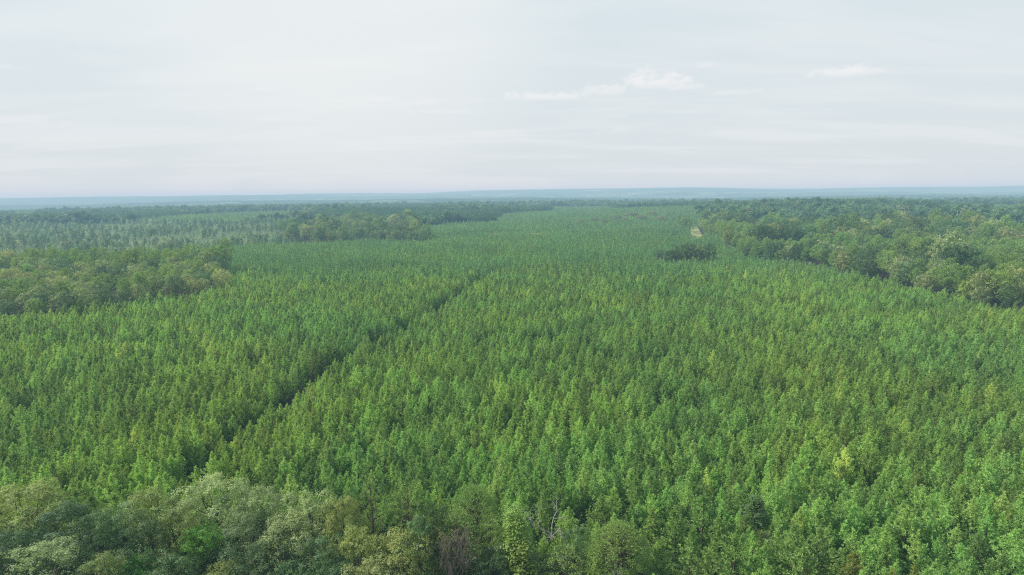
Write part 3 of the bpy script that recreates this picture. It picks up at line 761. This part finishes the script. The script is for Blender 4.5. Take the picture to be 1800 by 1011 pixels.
# the grassy track at the right
def track_obj():
    m = bpy.data.materials.new('dry_grass_track'); nt = nodes(m); L = nt.links
    geo = N(nt, 'ShaderNodeNewGeometry'); nz = N(nt, 'ShaderNodeTexNoise', i_Scale=.05, i_Detail=4.0)
    L.new(geo.outputs['Position'], nz.inputs['Vector'])
    cr = N(nt, 'ShaderNodeValToRGB'); e = cr.color_ramp.elements
    e[0].position = .38; e[0].color = (.24, .34, .07, 1); e[1].position = .62; e[1].color = (.46, .42, .15, 1)
    L.new(nz.outputs[0], cr.inputs[0])
    b = N(nt, 'ShaderNodeBsdfPrincipled', i_Roughness=.95); L.new(cr.outputs[0], b.inputs['Base Color'])
    o_ = N(nt, 'ShaderNodeOutputMaterial'); L.new(b.outputs[0], o_.inputs[0])
    lo = track.min(0); hi_ = track.max(0); n = 40
    a = np.linspace(0, 1, n); ys = lo[1] + (hi_[1] - lo[1]) * a; V = []
    for y in ys:
        xs = []
        for i in range(len(track)):
            p, q = track[i], track[(i + 1) % len(track)]
            if (p[1] - y) * (q[1] - y) <= 0 and abs(p[1] - q[1]) > 1e-6: xs.append(p[0] + (q[0] - p[0]) * (y - p[1]) / (q[1] - p[1]))
        x0, x1 = min(xs), max(xs) + .01
        for t in np.linspace(0, 1, 5):
            x = x0 + (x1 - x0) * t; V.append((x, y, float(height(x, y)) + .25))
    Fc = np.array([(i * 5 + k, i * 5 + k + 1, (i + 1) * 5 + k + 1, (i + 1) * 5 + k) for i in range(n - 1) for k in range(4)])
    mb = MB(); mb.add(np.array(V), Fc); o = obj('track', mb.mesh('track', [m])); o['kind'] = 'structure'; o['label'] = 'short bright strip of dry grass and red earth between the woods'
track_obj()

# ------------------------------------------------------------------ haze: absorbing volume, with the air's scattered light put in as emission
def haze():
    sig = np.array([.118, .178, .212]) / 1000.0      # per metre
    airlight = np.array([.565, .675, .735])
    m = bpy.data.materials.new('glowing_haze'); nt = nodes(m); L = nt.links
    dens = .0002
    ab = N(nt, 'ShaderNodeVolumeAbsorption', i_Density=dens); ab.inputs['Color'].default_value = (*(1 - sig / dens), 1)
    em = N(nt, 'ShaderNodeEmission'); e = sig * airlight; k = e.max()
    em.inputs['Color'].default_value = (*(e / k), 1); em.inputs['Strength'].default_value = k
    ad = N(nt, 'ShaderNodeAddShader'); L.new(ab.outputs[0], ad.inputs[0]); L.new(em.outputs[0], ad.inputs[1])
    o_ = N(nt, 'ShaderNodeOutputMaterial'); L.new(ad.outputs[0], o_.inputs['Volume'])
    mb = MB(); s = 30000; a, b = -300, 115
    V = np.array([(-s, -s, a), (s, -s, a), (s, s, a), (-s, s, a), (-s, -s, b), (s, -s, b), (s, s, b), (-s, s, b)], float)
    mb.add(V, np.array([(0, 3, 2, 1), (4, 5, 6, 7), (0, 1, 5, 4), (1, 2, 6, 5), (2, 3, 7, 6), (3, 0, 4, 7)]))
    o = obj('haze', mb.mesh('haze', [m])); tag(o, 'pale blue summer haze thickening towards the horizon', 'haze', kind='stuff')
haze()

# ------------------------------------------------------------------ light and sky
SUN_AZ, SUN_EL = R(-82), R(44)
sdir = Vector((math.sin(SUN_AZ) * math.cos(SUN_EL), math.cos(SUN_AZ) * math.cos(SUN_EL), math.sin(SUN_EL)))
ld = bpy.data.lights.new('sun', 'SUN'); ld.energy = 5.0; ld.angle = R(.53); ld.color = (1, .95, .87)
lo_ = bpy.data.objects.new('sun', ld); COL.objects.link(lo_); lo_.rotation_euler = sdir.to_track_quat('Z', 'Y').to_euler(); lo_.location = (0, 0, 300)

w = bpy.data.worlds.new('World'); S.world = w; w.use_nodes = True; nt = w.node_tree; nt.nodes.clear(); L = nt.links
sky = N(nt, 'ShaderNodeTexSky', sky_type='NISHITA'); sky.sun_disc = False; sky.sun_elevation = SUN_EL; sky.sun_rotation = SUN_AZ
sky.dust_density = 3.0; sky.air_density = 1.2
b1 = N(nt, 'ShaderNodeBackground', i_Strength=.10); L.new(sky.outputs[0], b1.inputs[0])
tc = N(nt, 'ShaderNodeTexCoord'); sp = N(nt, 'ShaderNodeSeparateXYZ'); L.new(tc.outputs['Generated'], sp.inputs[0])
# cloud layer coordinates: direction projected on a flat layer, so streaks flatten towards the horizon
zc = math_node(nt, 'MAXIMUM', sp.outputs[2], .02)
den = math_node(nt, 'ADD', zc, .12)
cu = math_node(nt, 'DIVIDE', sp.outputs[0], den); cv = math_node(nt, 'DIVIDE', sp.outputs[1], den)
cb = N(nt, 'ShaderNodeCombineXYZ'); L.new(cu, cb.inputs[0]); L.new(cv, cb.inputs[1])
mpn = N(nt, 'ShaderNodeMapping'); mpn.inputs['Scale'].default_value = (.55, 1.6, 1); mpn.inputs['Rotation'].default_value = (0, 0, R(-14)); L.new(cb.outputs[0], mpn.inputs[0])
ci = N(nt, 'ShaderNodeTexNoise', i_Scale=1.1, i_Detail=6.0, i_Roughness=.55, i_Distortion=.5); L.new(mpn.outputs[0], ci.inputs['Vector'])
cir = N(nt, 'ShaderNodeMapRange', interpolation_type='SMOOTHSTEP', i_1=.40, i_2=.72); L.new(ci.outputs[0], cir.inputs[0])
# veil colour by elevation
el = N(nt, 'ShaderNodeValToRGB'); L.new(math_node(nt, 'MULTIPLY', sp.outputs[2], 2.0), el.inputs[0])
E = el.color_ramp.elements; E[0].position = 0; E[0].color = (.765, .815, .825, 1); E[1].position = 1; E[1].color = (.26, .40, .58, 1)
q = E.new(.16); q.color = (.745, .812, .845, 1); q = E.new(.50); q.color = (.735, .825, .862, 1); q = E.new(.62); q.color = (.62, .74, .82, 1)
hi_ = N(nt, 'ShaderNodeMapRange', i_1=.30, i_2=.5, i_3=.58, i_4=.22); L.new(sp.outputs[2], hi_.inputs[0])
veil = mixc(nt, math_node(nt, 'MULTIPLY', cir.outputs[0], hi_.outputs[0]), el.outputs[0], (.89, .92, .925))
# bright cirrus
def dirdot(px, py):
    d = ray(px, py); vm = N(nt, 'ShaderNodeVectorMath', operation='DOT_PRODUCT'); L.new(tc.outputs['Generated'], vm.inputs[0]); vm.inputs[1].default_value = tuple(d); return vm.outputs['Value']
gl = N(nt, 'ShaderNodeMapRange', interpolation_type='SMOOTHSTEP', i_1=math.cos(R(20)), i_2=1.0); L.new(dirdot(600, -40), gl.inputs[0])
veil = mixc(nt, math_node(nt, 'MULTIPLY', gl.outputs[0], .6), veil, (.93, .945, .93))
# small cumulus: each a soft ellipse broken up by noise, laid out by compass direction and elevation
azn = math_node(nt, 'ARCTAN2', sp.outputs[0], sp.outputs[1]); eln = math_node(nt, 'ARCSINE', sp.outputs[2])
cn = N(nt, 'ShaderNodeTexNoise', i_Scale=52.0, i_Detail=8.0, i_Roughness=.6)
mp3 = N(nt, 'ShaderNodeMapping'); mp3.inputs['Scale'].default_value = (1, 1, 1.7); L.new(tc.outputs['Generated'], mp3.inputs[0]); L.new(mp3.outputs[0], cn.inputs['Vector'])
cur = veil
CL = [(965, 172, 90, 15, .75), (1065, 163, 62, 17, .6), (1150, 148, 78, 24, 1.0), (1205, 155, 34, 12, .55), (1490, 130, 72, 15, .75), (663, 178, 30, 13, .6), (595, 180, 24, 7, .45), (745, 183, 32, 16, .28), (462, 160, 22, 9, .35), (795, 198, 95, 10, .25),
      (40, 215, 80, 18, .30), (20, 120, 34, 8, .3), (1290, 165, 55, 8, .3), (1238, 117, 24, 9, .3), (870, 240, 70, 12, .22), (1085, 233, 42, 10, .25), (1200, 198, 50, 8, .22), (170, 110, 60, 20, .18), (490, 212, 60, 8, .2), (1085, 205, 22, 6, .2)]
for (px, py, hw, hh, amt) in CL:
    d = ray(px, py); a0 = math.atan2(d[0], d[1]); e0 = math.asin(d[2])
    du = math_node(nt, 'MULTIPLY', math_node(nt, 'SUBTRACT', azn, a0), F / hw); dv = math_node(nt, 'MULTIPLY', math_node(nt, 'SUBTRACT', eln, e0), F / hh)
    # flatter base than top
    dv = math_node(nt, 'MULTIPLY', dv, math_node(nt, 'MULTIPLY_ADD', math_node(nt, 'LESS_THAN', dv, 0.0), .6, 1.0))
    rr = math_node(nt, 'SQRT', math_node(nt, 'ADD', math_node(nt, 'MULTIPLY', du, du), math_node(nt, 'MULTIPLY', dv, dv)))
    v = math_node(nt, 'ADD', math_node(nt, 'SUBTRACT', 1.0, rr), math_node(nt, 'MULTIPLY', math_node(nt, 'SUBTRACT', cn.outputs[0], .5), 2.2))
    mr = N(nt, 'ShaderNodeMapRange', interpolation_type='SMOOTHSTEP', i_1=-.05, i_2=.80, i_4=min(1, amt * 1.15)); L.new(v, mr.inputs[0])
    # the underside is a little bluer
    sh = N(nt, 'ShaderNodeMapRange', i_1=-1.0, i_2=.2); L.new(dv, sh.inputs[0])
    cc = mixc(nt, sh.outputs[0], (.70, .785, .835), (.93, .935, .935))
    cur = mixc(nt, mr.outputs[0], cur, cc)
b2 = N(nt, 'ShaderNodeBackground', i_Strength=1.0); L.new(cur, b2.inputs[0])
ms = N(nt, 'ShaderNodeMixShader', i_Fac=.93); L.new(b1.outputs[0], ms.inputs[1]); L.new(b2.outputs[0], ms.inputs[2])
wo = N(nt, 'ShaderNodeOutputWorld'); L.new(ms.outputs[0], wo.inputs[0])

S.view_settings.view_transform = 'Standard'; S.view_settings.look = 'None'; S.view_settings.exposure = 0
S.cycles.max_bounces = 6; S.cycles.diffuse_bounces = 3; S.cycles.transmission_bounces = 3; S.cycles.glossy_bounces = 2; S.cycles.volume_bounces = 0
S.cycles.use_denoising = False; S.cycles.filter_width = 1.15
print('TREES', len(A), len(B_), len(C_), len(W1), len(W2), len(W3), len(RG), len(SL), len(LC), len(IS), len(FRp))
